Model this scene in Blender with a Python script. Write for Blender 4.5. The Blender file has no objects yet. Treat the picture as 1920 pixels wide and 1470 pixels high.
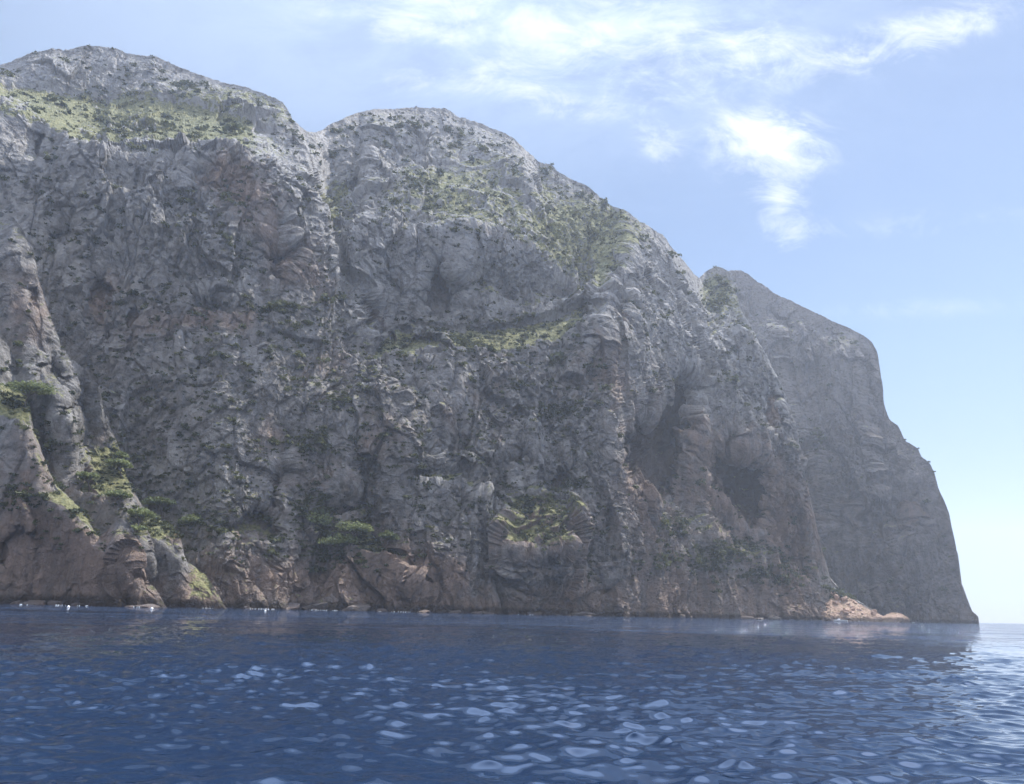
import bpy, math, random
import numpy as np
from mathutils import Matrix, Vector, Euler
random.seed(7); RNG = np.random.default_rng(11)
SC = bpy.context.scene; COL = SC.collection
R = math.radians

# ------------------------------------------------------------------ camera
F = 1480.0; W0, H0 = 1920.0, 1470.0
ROLL = math.atan(45/1920); PITCH = math.atan(411.5*math.cos(ROLL)/F); CAMZ = 1.35
cam = bpy.data.cameras.new('camera'); camo = bpy.data.objects.new('camera', cam); COL.objects.link(camo)
cam.sensor_width = 36; cam.lens = 36*F/W0; cam.clip_start = .1; cam.clip_end = 60000
camM = Euler((math.pi/2+PITCH, 0, 0)).to_matrix() @ Matrix.Rotation(ROLL, 3, 'Z')
camo.matrix_world = Matrix.Translation((0, 0, CAMZ)) @ camM.to_4x4()
SC.camera = camo
CM = np.array(camM)

# ------------------------------------------------------------------ light
SUN_EL, SUN_AZ = R(56), R(50)          # azimuth from +Y towards +X
sun = bpy.data.lights.new('sun', 'SUN'); suno = bpy.data.objects.new('sun', sun); COL.objects.link(suno)
sun.energy = 4.2; sun.angle = R(.5); sun.color = (1, .95, .87)
sdir = Vector((math.sin(SUN_AZ)*math.cos(SUN_EL), math.cos(SUN_AZ)*math.cos(SUN_EL), math.sin(SUN_EL)))
suno.rotation_euler = sdir.to_track_quat('Z', 'Y').to_euler(); suno.location = (0, -50, 900)
SC.view_settings.view_transform = 'Standard'; SC.view_settings.look = 'None'
SC.view_settings.gamma = 1; SC.view_settings.exposure = 0.98
SC.cycles.max_bounces = 6; SC.cycles.diffuse_bounces = 2; SC.cycles.glossy_bounces = 2
SC.cycles.transmission_bounces = 1; SC.cycles.volume_bounces = 1; SC.cycles.transparent_max_bounces = 4
SC.cycles.caustics_reflective = False; SC.cycles.use_denoising = True

def ray(x, y):
    """direction of photo pixel(s) in world space"""
    x = np.asarray(x, float); y = np.asarray(y, float)
    c = np.stack([(x-W0/2)/F, (H0/2-y)/F, -np.ones_like(x*y)], -1)
    return c @ CM.T
def at(x, y, D):
    """world point on the line of sight of (x, y) at horizontal distance D"""
    d = ray(x, y); h = np.hypot(d[..., 0], d[..., 1])
    p = d*(np.asarray(D, float)/h)[..., None]; p[..., 2] += CAMZ
    return p

# ------------------------------------------------------------------ node helper
class NT:
    def __init__(s, tree): s.t = tree; s.n = tree.nodes; s.l = tree.links
    def new(s, typ, **kw):
        n = s.n.new(typ)
        for k, v in kw.items():
            if k.startswith('i_'):
                key = k[2:]; key = int(key) if key.isdigit() else key.replace('_', ' ')
                s.put(n.inputs[key], v)
            else: setattr(n, k, v)
        return n
    def put(s, sock, v):
        if isinstance(v, bpy.types.NodeSocket): s.l.new(v, sock)
        elif isinstance(v, bpy.types.Node): s.l.new(v.outputs[0], sock)
        else: sock.default_value = v
    def m(s, op, a, b=0, c=None, clamp=False):
        n = s.n.new('ShaderNodeMath'); n.operation = op; n.use_clamp = clamp
        s.put(n.inputs[0], a); s.put(n.inputs[1], b)
        if c is not None: s.put(n.inputs[2], c)
        return n.outputs[0]
    def noise(s, vec, scale, detail=4, rough=.55, dist=0):
        n = s.new('ShaderNodeTexNoise'); s.put(n.inputs['Vector'], vec)
        n.inputs['Scale'].default_value = scale; n.inputs['Detail'].default_value = detail
        n.inputs['Roughness'].default_value = rough; n.inputs['Distortion'].default_value = dist
        return n.outputs['Fac']
    def mix(s, fac, a, b):
        n = s.n.new('ShaderNodeMix'); n.data_type = 'RGBA'
        s.put(n.inputs['Factor'], fac)
        for so, v in ((n.inputs[6], a), (n.inputs[7], b)):
            s.put(so, (*v, 1) if isinstance(v, tuple) else v)
        return n.outputs[2]
    def ss(s, v, a, b, lo=0, hi=1):
        n = s.n.new('ShaderNodeMapRange'); n.interpolation_type = 'SMOOTHSTEP'
        s.put(n.inputs['Value'], v)
        for k, q in (('From Min', a), ('From Max', b), ('To Min', lo), ('To Max', hi)): n.inputs[k].default_value = q
        return n.outputs[0]
    def scalev(s, vec, v3, rot=(0, 0, 0)):
        n = s.n.new('ShaderNodeMapping'); n.inputs['Scale'].default_value = v3; n.inputs['Rotation'].default_value = rot
        s.put(n.inputs['Vector'], vec); return n.outputs[0]

# ------------------------------------------------------------------ sky (with high thin cloud)
SC.world = bpy.data.worlds.new('World'); SC.world.use_nodes = True
wt = NT(SC.world.node_tree); wt.n.clear()
sky = wt.new('ShaderNodeTexSky', sky_type='NISHITA', sun_disc=False, sun_elevation=SUN_EL, sun_rotation=SUN_AZ,
             air_density=1.0, dust_density=.2, ozone_density=2.6, altitude=0)
tc = wt.new('ShaderNodeTexCoord')
sx = wt.new('ShaderNodeSeparateXYZ'); wt.put(sx.inputs[0], tc.outputs['Generated'])
yy = wt.m('MAXIMUM', sx.outputs[1], .05)
U = wt.m('DIVIDE', sx.outputs[0], yy); V = wt.m('DIVIDE', sx.outputs[2], yy)
def uv_of(x, y):
    d = ray(x, y); return float(d[0]/d[1]), float(d[2]/d[1])
cv = wt.new('ShaderNodeCombineXYZ'); wt.put(cv.inputs[0], U); wt.put(cv.inputs[1], V)
# the wisps run up to the right: rotate and stretch the noise along that direction
wv = wt.scalev(cv, (1.0, 1.9, 1), (0, 0, R(-22)))
n1 = wt.noise(wv, 4.2, 10, .62, .35)
n2 = wt.noise(wt.scalev(cv, (1, 1.35, 1), (0, 0, R(-20))), 9, 10, .66, 1.2)
nn = wt.m('ADD', wt.m('MULTIPLY', n1, .5), wt.m('MULTIPLY', n2, .5))
BLOBS = [  # photo x, y, half-length, half-height, tilt (deg, up to the right), weight
    (1150, 80, 210, 70, 3, .70), (1290, 140, 120, 50, 20, .40), (1680, 80, 210, 40, 20, .52), (1560, 120, 90, 32, 20, .36), (1450, 70, 70, 40, 5, .18),
    (1440, 275, 92, 58, 0, .92), (1462, 385, 36, 54, 0, .80), (1240, 270, 56, 30, -50, .60), (1065, 190, 66, 30, -8, .60),
    (800, 25, 200, 70, 0, .62), (760, 150, 44, 26, 0, .34), (900, 150, 70, 32, 0, .40), (1130, -60, 420, 60, 0, .4),
    (1500, 440, 50, 26, 10, .30), (1750, 420, 220, 30, 6, .14), (1700, 580, 250, 20, 4, .12)]
tot = None
for bx, by, a, b, tl, wgt in BLOBS:
    u0, v0 = uv_of(bx, by); su = a/F*1.05; sv = b/F*1.15; c, s_ = math.cos(R(tl)), math.sin(R(tl))
    du = wt.m('SUBTRACT', U, u0); dv = wt.m('SUBTRACT', V, v0)
    p = wt.m('DIVIDE', wt.m('ADD', wt.m('MULTIPLY', du, c), wt.m('MULTIPLY', dv, s_)), su)
    q = wt.m('DIVIDE', wt.m('SUBTRACT', wt.m('MULTIPLY', dv, c), wt.m('MULTIPLY', du, s_)), sv)
    r2 = wt.m('ADD', wt.m('MULTIPLY', p, p), wt.m('MULTIPLY', q, q))
    g = wt.m('MULTIPLY', wt.m('EXPONENT', wt.m('MULTIPLY', r2, -.8)), wgt)
    tot = g if tot is None else wt.m('ADD', tot, g)
front = wt.ss(sx.outputs[1], .05, .2)
rest = wt.m('MULTIPLY', wt.m('SUBTRACT', 1, front), .12)       # the same thin cloud overhead and behind
tot = wt.m('ADD', wt.m('ADD', wt.m('MULTIPLY', tot, front), rest), 0)
dens = wt.m('SUBTRACT', wt.m('ADD', tot, wt.m('MULTIPLY', nn, 6.5)), 3.55)
mask = wt.ss(dens, -.45, 1.7)
mask = wt.m('MULTIPLY', mask, wt.ss(tot, .0, .30))
behind = wt.m('MULTIPLY', wt.ss(sx.outputs[1], .15, -.25), wt.ss(n2, .25, .6, .55, 1.0))   # added bright cloud behind the view, unseen, fills light into the shaded cliff

skyc = wt.new('ShaderNodeHueSaturation', i_Saturation=1.06, i_Value=.55, i_Color=sky.outputs[0])
cloudc = wt.mix(.0, (6.0, 6.15, 6.4), (13, 13, 13))
glow = wt.m('MULTIPLY', wt.ss(sx.outputs[2], .66, .88), wt.ss(sx.outputs[1], -.1, .3))
def lift(c, k):       # added brightness in the unseen upper sky, for wave reflections and rock light
    n = wt.new('ShaderNodeVectorMath', operation='SCALE'); wt.put(n.inputs[0], c); wt.put(n.inputs['Scale'], wt.m('ADD', 1, wt.m('MULTIPLY', glow, k))); return n.outputs[0]
u1, v1 = uv_of(350, -60); dveil = wt.m('ADD', wt.m('POWER', wt.m('ABSOLUTE', wt.m('DIVIDE', wt.m('SUBTRACT', U, u1), .62)), 2), wt.m('POWER', wt.m('ABSOLUTE', wt.m('DIVIDE', wt.m('SUBTRACT', V, v1), .42)), 2))
veil = wt.m('MULTIPLY', wt.m('EXPONENT', wt.m('MULTIPLY', dveil, -1)), .36)
u2, v2 = uv_of(1050, -40); dv2 = wt.m('ADD', wt.m('POWER', wt.m('ABSOLUTE', wt.m('DIVIDE', wt.m('SUBTRACT', U, u2), .42)), 2), wt.m('POWER', wt.m('ABSOLUTE', wt.m('DIVIDE', wt.m('SUBTRACT', V, v2), .26)), 2))
veil = wt.m('ADD', veil, wt.m('MULTIPLY', wt.m('EXPONENT', wt.m('MULTIPLY', dv2, -1)), wt.ss(n1, .3, .62, .12, .42)))
veil = wt.m('MULTIPLY', veil, front)
low = wt.new('ShaderNodeVectorMath', operation='SCALE'); wt.put(low.inputs[0], skyc.outputs[0]); wt.put(low.inputs['Scale'], wt.ss(sx.outputs[2], -.02, .34, .50, 1.0))
skyv = wt.mix(veil, lift(low.outputs[0], 13.0), (5.2, 6.2, 7.9))
skyv = wt.mix(wt.m('MULTIPLY', glow, .5), skyv, (29, 36, 51))
colr = wt.mix(behind, wt.mix(wt.m('MULTIPLY', mask, .92), skyv, lift(cloudc, 6.0)), (6.2, 6.6, 7.9))
bg = wt.new('ShaderNodeBackground', i_Color=colr, i_Strength=.10)
wo = wt.new('ShaderNodeOutputWorld'); wt.l.new(bg.outputs[0], wo.inputs[0])

# ------------------------------------------------------------------ numpy noise
_perm = RNG.permutation(512).astype(np.int64); _perm = np.concatenate([_perm, _perm])
_g = RNG.normal(size=(512, 3)); _g /= np.linalg.norm(_g, axis=1)[:, None]; _g = _g.astype(np.float32)
def perlin(P):
    P = np.asarray(P, np.float32); I = np.floor(P).astype(np.int64); f = P-I; I &= 511
    u = f*f*f*(f*(f*6-15)+10); out = 0
    for dx in (0, 1):
        for dy in (0, 1):
            for dz in (0, 1):
                h = _perm[(_perm[(_perm[(I[..., 0]+dx) & 511]+I[..., 1]+dy) & 511]+I[..., 2]+dz) & 511]
                g = _g[h]
                d = g[..., 0]*(f[..., 0]-dx)+g[..., 1]*(f[..., 1]-dy)+g[..., 2]*(f[..., 2]-dz)
                w = (u[..., 0] if dx else 1-u[..., 0])*(u[..., 1] if dy else 1-u[..., 1])*(u[..., 2] if dz else 1-u[..., 2])
                out = out+w*d
    return out*1.5
def fbm(P, f, o=4, g=.5, off=0.):
    s = 0; a = 1; n = 0
    for k in range(o):
        s = s+a*perlin(P*f+off+k*17.3); n += a; a *= g; f *= 2.03
    return s/n
def ridged(P, f, o=4, g=.5, off=0.):
    s = 0; a = 1; n = 0
    for k in range(o):
        s = s+a*(1-2*np.abs(perlin(P*f+off+k*31.7))); n += a; a *= g; f *= 2.07
    return s/n
def worley(P, f, off=0.):
    P = np.asarray(P*f+off, np.float32); I = np.floor(P).astype(np.int64); fr = P-I
    best = np.full(P.shape[:-1], 9., np.float32); sec = best.copy()
    for dx in (-1, 0, 1):
        for dy in (-1, 0, 1):
            for dz in (-1, 0, 1):
                h = _perm[(_perm[(_perm[(I[..., 0]+dx) & 511]+I[..., 1]+dy) & 511]+I[..., 2]+dz) & 511]
                j = _g[h]*.45+.5
                d = (dx+j[..., 0]-fr[..., 0])**2+(dy+j[..., 1]-fr[..., 1])**2+(dz+j[..., 2]-fr[..., 2])**2
                sec = np.minimum(sec, np.maximum(best, d)); best = np.minimum(best, d)
    return np.sqrt(best), np.sqrt(sec)
def facets(P, f, off=0.):
    """broken rock: every cell of a random partition is a flat face with its own tilt and stand-off"""
    P = np.asarray(P*f+off, np.float32); I = np.floor(P).astype(np.int64); fr = P-I
    best = np.full(P.shape[:-1], 9., np.float32); val = best*0; sec = best.copy()
    for dx in (-1, 0, 1):
        for dy in (-1, 0, 1):
            for dz in (-1, 0, 1):
                h = _perm[(_perm[(_perm[(I[..., 0]+dx) & 511]+I[..., 1]+dy) & 511]+I[..., 2]+dz) & 511]
                j = _g[h]*.5+.5; e = np.stack([dx+j[..., 0]-fr[..., 0], dy+j[..., 1]-fr[..., 1], dz+j[..., 2]-fr[..., 2]], -1)
                d = (e*e).sum(-1); nb = d < best; g2 = _g[(h*7+13) & 511]
                sec = np.where(nb, best, np.minimum(sec, d)); val = np.where(nb, (e*g2).sum(-1)*1.1+g2[..., 1]*.5, val); best = np.minimum(best, d)
    return val, np.sqrt(sec)-np.sqrt(best)
def sstep(v, a, b):
    t = np.clip((v-a)/(b-a), 0, 1); return t*t*(3-2*t)
def pl(pts, x, k=1):
    a = np.array(pts, float); return np.interp(x, a[:, 0], a[:, k])

# ------------------------------------------------------------------ rock material
def rock_material(name, ochre_bias=0.0, far=False, veg=1.0, tone=((.170, .120, .092), (.350, .250, .190))):
    m = bpy.data.materials.new(name); m.use_nodes = True; t = NT(m.node_tree); t.n.clear()
    co = t.new('ShaderNodeTexCoord').outputs['Object']
    A = lambda nm: t.new('ShaderNodeAttribute', attribute_name=nm).outputs['Fac']
    och, gr, wet, pal, stain_shade = A('ochre'), A('grass'), A('wet'), A('pale'), A('stain_shade')
    big = t.noise(co, .018, 5, .6); med = t.noise(co, .11, 6, .62); fine = t.noise(co, .55, 5, .6)
    stv = t.scalev(co, (1, 1, .13)); streak = t.noise(stv, .16, 5, .6, .4)
    grey = t.mix(t.ss(med, .36, .62), (.135, .124, .113), (.365, .343, .315))
    grey = t.mix(t.ss(fine, .30, .66), grey, t.mix(.5, grey, (.315, .300, .280)))
    vo = t.new('ShaderNodeTexVoronoi', feature='F1'); t.put(vo.inputs['Vector'], t.scalev(t.new('ShaderNodeVectorMath', operation='ADD', i_0=co, i_1=t.new('ShaderNodeTexNoise', i_Scale=.25).outputs['Color']).outputs[0], (1, 1, 1.5)))
    vo.inputs['Scale'].default_value = .22; vo.inputs['Randomness'].default_value = 1
    spot = t.m('MULTIPLY', t.ss(vo.outputs['Distance'], .50, .22), t.ss(t.noise(co, .045, 3), .44, .60))
    grey = t.mix(t.m('MULTIPLY', spot, .75), grey, (.075, .078, .072))
    pale = t.ss(t.noise(co, .055, 6, .66, 1.0), .51, .63)
    dk = t.ss(t.noise(t.scalev(co, (1, 1, 1.5)), .085, 5, .7, .7), .53, .66)
    grey = t.mix(t.m('MULTIPLY', pale, .6), grey, (.47, .45, .42))
    grey = t.mix(t.m('MULTIPLY', dk, .6), grey, (.115, .108, .098))
    grey = t.mix(t.m('MULTIPLY', t.ss(t.m('ADD', pal, t.m('MULTIPLY', t.m('SUBTRACT', big, .5), 1.4)), .1, 1.0), .62), grey, (.49, .475, .455))
    grey = t.mix(t.m('MULTIPLY', dk, .35), grey, (.13, .125, .118))
    grey = t.mix(t.m('MULTIPLY', spot, .5), grey, (.075, .078, .072))
    grey = t.mix(t.m('MULTIPLY', t.ss(streak, .50, .66), .55), grey, (.080, .075, .070))
    oc = t.mix(t.ss(streak, .36, .62), tone[0], tone[1])
    of = t.m('ADD', t.m('ADD', och, ochre_bias), t.m('MULTIPLY', t.m('SUBTRACT', big, .5), 1.6))
    of = t.m('ADD', of, t.m('MULTIPLY', t.m('SUBTRACT', med, .5), 1.2))
    c = t.mix(t.m('MULTIPLY', t.ss(of, .25, .95), .85), grey, oc)
    c = t.mix(t.m('MULTIPLY', t.ss(t.m('ADD', stain_shade, t.m('MULTIPLY', t.m('SUBTRACT', streak, .5), 1.6)), .15, .70), .85), c, (.055, .046, .041))  # streaked dark stain in deep hollows, with their shade painted into the colour
    if far: c = t.mix(.6, c, (.100, .082, .072))
    # grass colour, by its mask broken up with noise
    gtone = t.mix(t.ss(fine, .34, .64), (.125, .138, .050), (.34, .325, .150))
    gf = t.m('ADD', gr, t.m('MULTIPLY', t.m('SUBTRACT', t.noise(co, .28, 6, .75), .5), 2.6))
    c = t.mix(t.m('MULTIPLY', t.ss(gf, .36, .72), .88*veg), c, gtone)
    wf = t.m('ADD', wet, t.m('MULTIPLY', t.m('SUBTRACT', med, .5), .7))
    c = t.mix(t.m('MULTIPLY', t.ss(wf, .3, .8), .85), c, (.045, .036, .030))
    bs = t.new('ShaderNodeBsdfPrincipled', i_Roughness=.93); t.put(bs.inputs['Base Color'], c)
    bs.inputs['Specular IOR Level'].default_value = .15
    h = t.m('ADD', t.m('MULTIPLY', t.noise(co, .45, 7, .72), 2.6), t.m('MULTIPLY', streak, 1.2))
    bp = t.new('ShaderNodeBump', i_Strength=1.0, i_Distance=1.5); t.put(bp.inputs['Height'], h)
    t.l.new(bp.outputs[0], bs.inputs['Normal'])
    o = t.new('ShaderNodeOutputMaterial'); t.l.new(bs.outputs[0], o.inputs[0])
    return m
M_ROCK = rock_material('limestone'); M_FAR = rock_material('dark_limestone', 0, True)

def mesh_grid(name, P, mat, attrs, keep=None, kind='structure', smooth=True, **tags):
    ny, nx = P.shape[:2]; me = bpy.data.meshes.new(name)
    idx = np.arange(ny*nx).reshape(ny, nx)
    q = np.stack([idx[:-1, :-1], idx[1:, :-1], idx[1:, 1:], idx[:-1, 1:]], -1).reshape(-1, 4)
    n = len(q); me.vertices.add(ny*nx); me.vertices.foreach_set('co', P.reshape(-1).astype(np.float32))
    me.loops.add(n*4); me.loops.foreach_set('vertex_index', q.reshape(-1).astype(np.int32))
    me.polygons.add(n); me.polygons.foreach_set('loop_start', (np.arange(n)*4).astype(np.int32))
    me.polygons.foreach_set('loop_total', np.full(n, 4, np.int32))
    me.polygons.foreach_set('use_smooth', np.full(n, smooth, bool))
    me.update(calc_edges=True); me.materials.append(mat)
    for k, v in attrs.items():
        a = me.attributes.new(k, 'FLOAT', 'POINT'); a.data.foreach_set('value', np.ascontiguousarray(v, np.float32).reshape(-1))
    o = bpy.data.objects.new(name, me); COL.objects.link(o)
    if kind: o['kind'] = kind
    for k, v in tags.items(): o[k] = v
    return o

def grid_normals(P):
    du = np.gradient(P, axis=1); dv = np.gradient(P, axis=0)
    n = np.cross(dv, du); n /= np.maximum(np.linalg.norm(n, axis=-1), 1e-6)[..., None]
    flip = (n*(P-np.array([0, 0, CAMZ]))).sum(-1) > 0
    n[flip] *= -1
    return n
def blur(a, k, ax):
    ker = np.hanning(2*k+3)[1:-1]; ker /= ker.sum()
    pad = [(0, 0)]*a.ndim; pad[ax] = (k, k)
    b = np.pad(a, pad, mode='edge'); out = 0
    for i, w in enumerate(ker):
        sl = [slice(None)]*a.ndim; sl[ax] = slice(i, i+a.shape[ax]); out = out+w*b[tuple(sl)]
    return out

HOR = lambda x: 1124+45*np.asarray(x, float)/1920
SURF = {}     # the finished surfaces, for planting

def mass(name, x0, x1, step, ny, top, curves, base, steps=(), caves=(), terraces=(), ochre=(), green=(), rough=1.0, toprough=2.2, seed=0., label=None, back=True, mat=None):
    xs = np.arange(x0, x1+step/2, step); nx = len(xs)
    xx = np.stack([xs*0+seed, xs/42., xs*0+3.3], -1)
    ytop = pl(top, xs, 1)+toprough*(fbm(xx, 1., 5, .62)*2.4)*np.clip((HOR(xs)-pl(top, xs, 1))/60, 0, 1)
    Dtop = pl(top, xs, 2); Db = pl(base, xs, 1)
    ybot = HOR(xs)+F*9/Db
    ytop = np.minimum(ytop, ybot-6)
    v = np.linspace(0, 1, ny)[:, None]
    Y = ytop[None]+(ybot-ytop)[None]*v; X = np.broadcast_to(xs[None], Y.shape)
    D = np.empty_like(Y)
    cy = [ytop]+[pl(c, xs, 1) for c in curves]+[ybot]; cd = [Dtop]+[pl(c, xs, 2) for c in curves]+[Db]
    for k in range(1, len(cy)): cy[k] = np.maximum(cy[k], cy[k-1]+.5)
    cy = np.array(cy); cd = np.array(cd)
    for i in range(nx): D[:, i] = np.interp(Y[:, i], cy[:, i], cd[:, i])
    D = blur(blur(D, 8, 0), 8, 1)
    # warp used to roughen the outlines of authored features
    Pw = np.stack([X/55., Y/55., X*0+seed], -1); wx = fbm(Pw, 1., 4, .6)*26; wy = fbm(Pw+9.1, 1., 4, .6)*26; wsx = fbm(np.stack([X*0+seed, Y/75., X/300.], -1), 1., 4, .55)
    och = np.zeros_like(D); grs = np.zeros_like(D); cavm = np.zeros_like(D); stn_shade = np.zeros_like(D)
    for pts, A_, Wd in steps:      # ridge whose far (right) side drops away; pts = (y, x)
        xe = pl(pts, Y, 1)+wsx*14; y0, y1 = pts[0][0], pts[-1][0]
        f = sstep(Y, y0-5, y0+min(70, (y1-y0)*.35))*(1-sstep(Y, y1-.45*(y1-y0), y1+5))
        s = (xe-X); D = D-A_*f*np.exp(-np.maximum(s, 0)/Wd)*sstep(s, -7, 7)
    Pc = np.stack([X/24., Y/34., X*0+seed+5], -1); wc = fbm(Pc, 1., 3, .55)*2; wc2 = fbm(Pc+4.4, 1., 3, .55)*2
    for cx_, cy_, rx, ry, tilt, dep in caves:   # hollow: abrupt roof, fading floor
        dx = X-cx_+wx*.8+wc*(.25*rx); dy = Y-cy_+wy*.7+wc2*(.22*ry); ct, st = math.cos(R(tilt)), math.sin(R(tilt))
        p = (dx*ct+dy*st)/rx; q = (dy*ct-dx*st)/ry
        r = np.sqrt((p*(1+.35*np.clip(-q, 0, 1)))**2+q*q)
        f = (1-sstep(r, .84, 1.04))*np.where(q > 0, np.clip(1-q, 0, 1)**.6, 1)
        D = D+dep*f*1.35*np.clip(.72-.28*q, .3, 1); och += (.6 if dep > 11 else .15)*f; cavm = np.maximum(cavm, f); stn_shade = np.maximum(stn_shade, f*(dep > 20))
    for pts, h, A_ in terraces:    # sloping shelf of height h above the line pts
        yl = pl(pts, X+wx*.5, 1)+wy*.5; xa, xb = pts[0][0], pts[-1][0]
        lat = sstep(X, xa-12, xa+25)*(1-sstep(X, xb-22, xb+8)); s = yl-Y
        D = D+(A_*lat*np.clip(s/h, 0, 1)*(1-sstep(s, h, h+170)) if A_ > 0 else A_*lat*np.where(s < 0, np.clip(1+s/110, 0, 1), np.clip(1-s/h, 0, 1))); grs += .35*lat*sstep(s, -4, 4)*(1-sstep(s, h*.9, h*1.3))
    for cx_, cy_, rx, ry, wgt in ochre:
        och += 1.2*wgt*np.exp(-(((X-cx_+wx)/rx)**2+((Y-cy_+wy)/ry)**2))
    for cx_, cy_, rx, ry, wgt in green:
        grs += wgt*np.exp(-(((X-cx_+wx)/rx)**2+((Y-cy_+wy)/ry)**2)**2)
    P = at(X, Y, D)
    N = grid_normals(blur(blur(P, 6, 0), 6, 1))
    sq = np.array([1, 1, .5]); Q = P*sq+seed*13.7
    Q = Q+np.stack([fbm(P, 1/46., 3, .5, 3.), fbm(P, 1/46., 3, .5, 7.), fbm(P, 1/46., 3, .5, 11.)], -1)*5
    lat3 = np.linalg.norm(np.gradient(P, axis=1), axis=-1)/np.maximum(D*step/F, .1)
    ver3 = np.linalg.norm(np.gradient(P, axis=0), axis=-1)/np.maximum(D*(ybot-ytop)[None]/ny/F, .1)
    att = blur(blur(1/(1+(np.maximum(np.maximum(lat3, ver3*.45)-2.2, 0)/2.5)**2), 4, 1), 4, 0)
    et = np.clip((Y-ytop[None])/70, .12, 1); fl = sstep(N[..., 2], .80, .60)  # gentle ground is smoother
    smth = 1-.35*cavm
    calm = .35+.65*sstep(fbm(P, 1/75., 2, .5, 21.), -.25, .25)
    Qv = Q+np.stack([fbm(P, 1/13., 2, .5, 33.), fbm(P, 1/13., 2, .5, 37.), fbm(P, 1/13., 2, .5, 31.)], -1)*1.0
    f1, e1 = facets(Qv*np.array([1, 1, .8]), 1/24.); f2, e2 = facets(Qv, 1/9.5, 5.); f3, e3 = facets(P+Q*.3, 1/5., 9.); f4, e4 = facets(P-Q*.3, 1/2.6, 3.)
    pit = worley(Qv, 1/12., 3.)[0]
    up = np.clip((Y-ytop[None])/110, .28, 1)*(1-.45*sstep(P[..., 2], 170, 330))
    d = et*(8.*fl+2)*ridged(Q, 1/95., 2, .5, 1.)+et*5.5*fl*fbm(Q, 1/34., 3, .5, 5.)
    d = d+smth*calm*(.3+.7*fl)*(3.0*(ridged(Q, 1/21., 3, .55, 2.)-.2)*et+6.5*f1*et+up*(3.6*f2+1.7*f3+1.8*np.minimum(pit, .8)*fl+.5*f4))
    d = d-smth*fl*up*(.7*(1-sstep(e1, 0, .05))+.4*(1-sstep(e2, 0, .07)))
    cl = np.abs(perlin(Q*np.array([1, 1, .28])/26.+50.)); cl2 = np.abs(perlin(Q*np.array([1, 1, .35])/11.+70.))
    d = d-fl*et*up*(3.0*np.exp(-cl/.045)*sstep(fbm(Q, 1/60., 2, .5, 61.), -.15, .25)+1.2*np.exp(-cl2/.05)*(.3+.7*calm))
    flm = sstep(X, 980, 1250)*(1-sstep(X, 1690, 1800)*.4)*fl*np.clip((Y-ytop[None])/90, 0, 1)
    Pf_ = P+np.stack([fbm(P, 1/40., 2, .5, 83.)]*3, -1)*np.array([7, 7, 0])
    d = d+flm*(3.2*ridged(Pf_*np.array([1, 1, .09]), 1/30., 2, .5, 80.)+1.5*ridged(Pf_*np.array([1, 1, .12]), 1/11., 2, .5, 90.))
    d = d+smth*(.8*ridged(Q*np.array([1, 1, 1.3]), 1/6.5, 3, .6, 4.)*calm+.7*fbm(P, 1/2.2, 3, .65, 6.))
    lg = np.clip(grs*1.6, .0, 1)*(1-.8*cavm)
    d = d+lg*(.9*ridged(Q*np.array([.7, .7, 2.6]), 1/9., 3, .6, 14.)+.6*ridged(Q*np.array([.8, .8, 3.0]), 1/4., 2, .6, 15.))
    d = d*(1-.8*sstep(X, 1690, 1770))
    P = P+N*(d*np.clip(D/470, .62, 1.1)*rough*(.36+.64*att))[..., None]
    pale = sstep(P[..., 2], 60, 290)
    N2 = grid_normals(P)
    slope = blur(blur(N2[..., 2], 2, 0), 2, 1)
    grs = grs+np.clip((slope-.36)*1.5, -.5, .45)
    z = P[..., 2]
    och = och+np.exp(-np.maximum(z, 0)/9.)*.4+np.exp(-np.maximum(z, 0)/110.)*.42-.0
    wet = np.clip(1-(z-.6)/5., 0, 1)
    attrs = dict(ochre=och, grass=grs, wet=wet, pale=pale, stain_shade=stn_shade)
    if back:    # the hidden far side of the mass, falling away behind the skyline
        rows = []; hd = P[0].copy(); hd[:, 2] = 0; hl = np.linalg.norm(hd, axis=1)[:, None]; hd /= hl
        for e in (420, 300, 190, 110, 55, 25, 9, 3):
            p = P[0]+hd*e; p[:, 2] = np.maximum(P[0][:, 2]-(e*.62+.0009*e*e*.6), -8)+ (0 if e > 60 else 0); rows.append(p)
        nb = len(rows); Pf = np.concatenate([np.array(rows), P], 0)
        attrs = {k: np.concatenate([np.repeat(a[:1], nb, 0), a], 0) for k, a in attrs.items()}
    else: Pf = P
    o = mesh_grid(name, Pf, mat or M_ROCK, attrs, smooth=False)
    if label: o['label'] = label
    SURF[name] = dict(X=X, Y=Y, P=P, N=N2, grass=grs, cave=cavm, obj=o)
    return o

# ------------------------------------------------------------------ the far headland
TOP_H = [(1296, 560, 1010.0), (1340, 512, 1016.3), (1362, 509, 1019.5), (1380, 507, 1022.1), (1400, 512, 1025.0), (1425, 530, 1022.5), (1450, 549, 1020.0), (1500, 573, 1015.0), (1540, 592, 1007.0), (1560, 603, 1003.0), (1600, 620, 995.0), (1620, 629, 991.0), (1635, 642, 988.0), (1644, 662, 986.2), (1650, 700, 985.0), (1654, 742, 983.6), (1659, 770, 981.9), (1668, 787, 978.7), (1685, 800, 972.8), (1697, 826, 968.5), (1722, 842, 959.8), (1729, 857, 957.4), (1744, 868, 952.1), (1752, 885, 949.2), (1760, 915, 946.0), (1772, 940, 941.2), (1780, 962, 938.0), (1784, 985, 936.4), (1790, 1012, 934.0), (1797, 1050, 931.2), (1801, 1090, 929.6), (1812, 1120, 925.0), (1822, 1146, 920.8), (1829, 1152, 917.9), (1834, 1156, 915.8), (1836, 1175, 915.0)]
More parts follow.
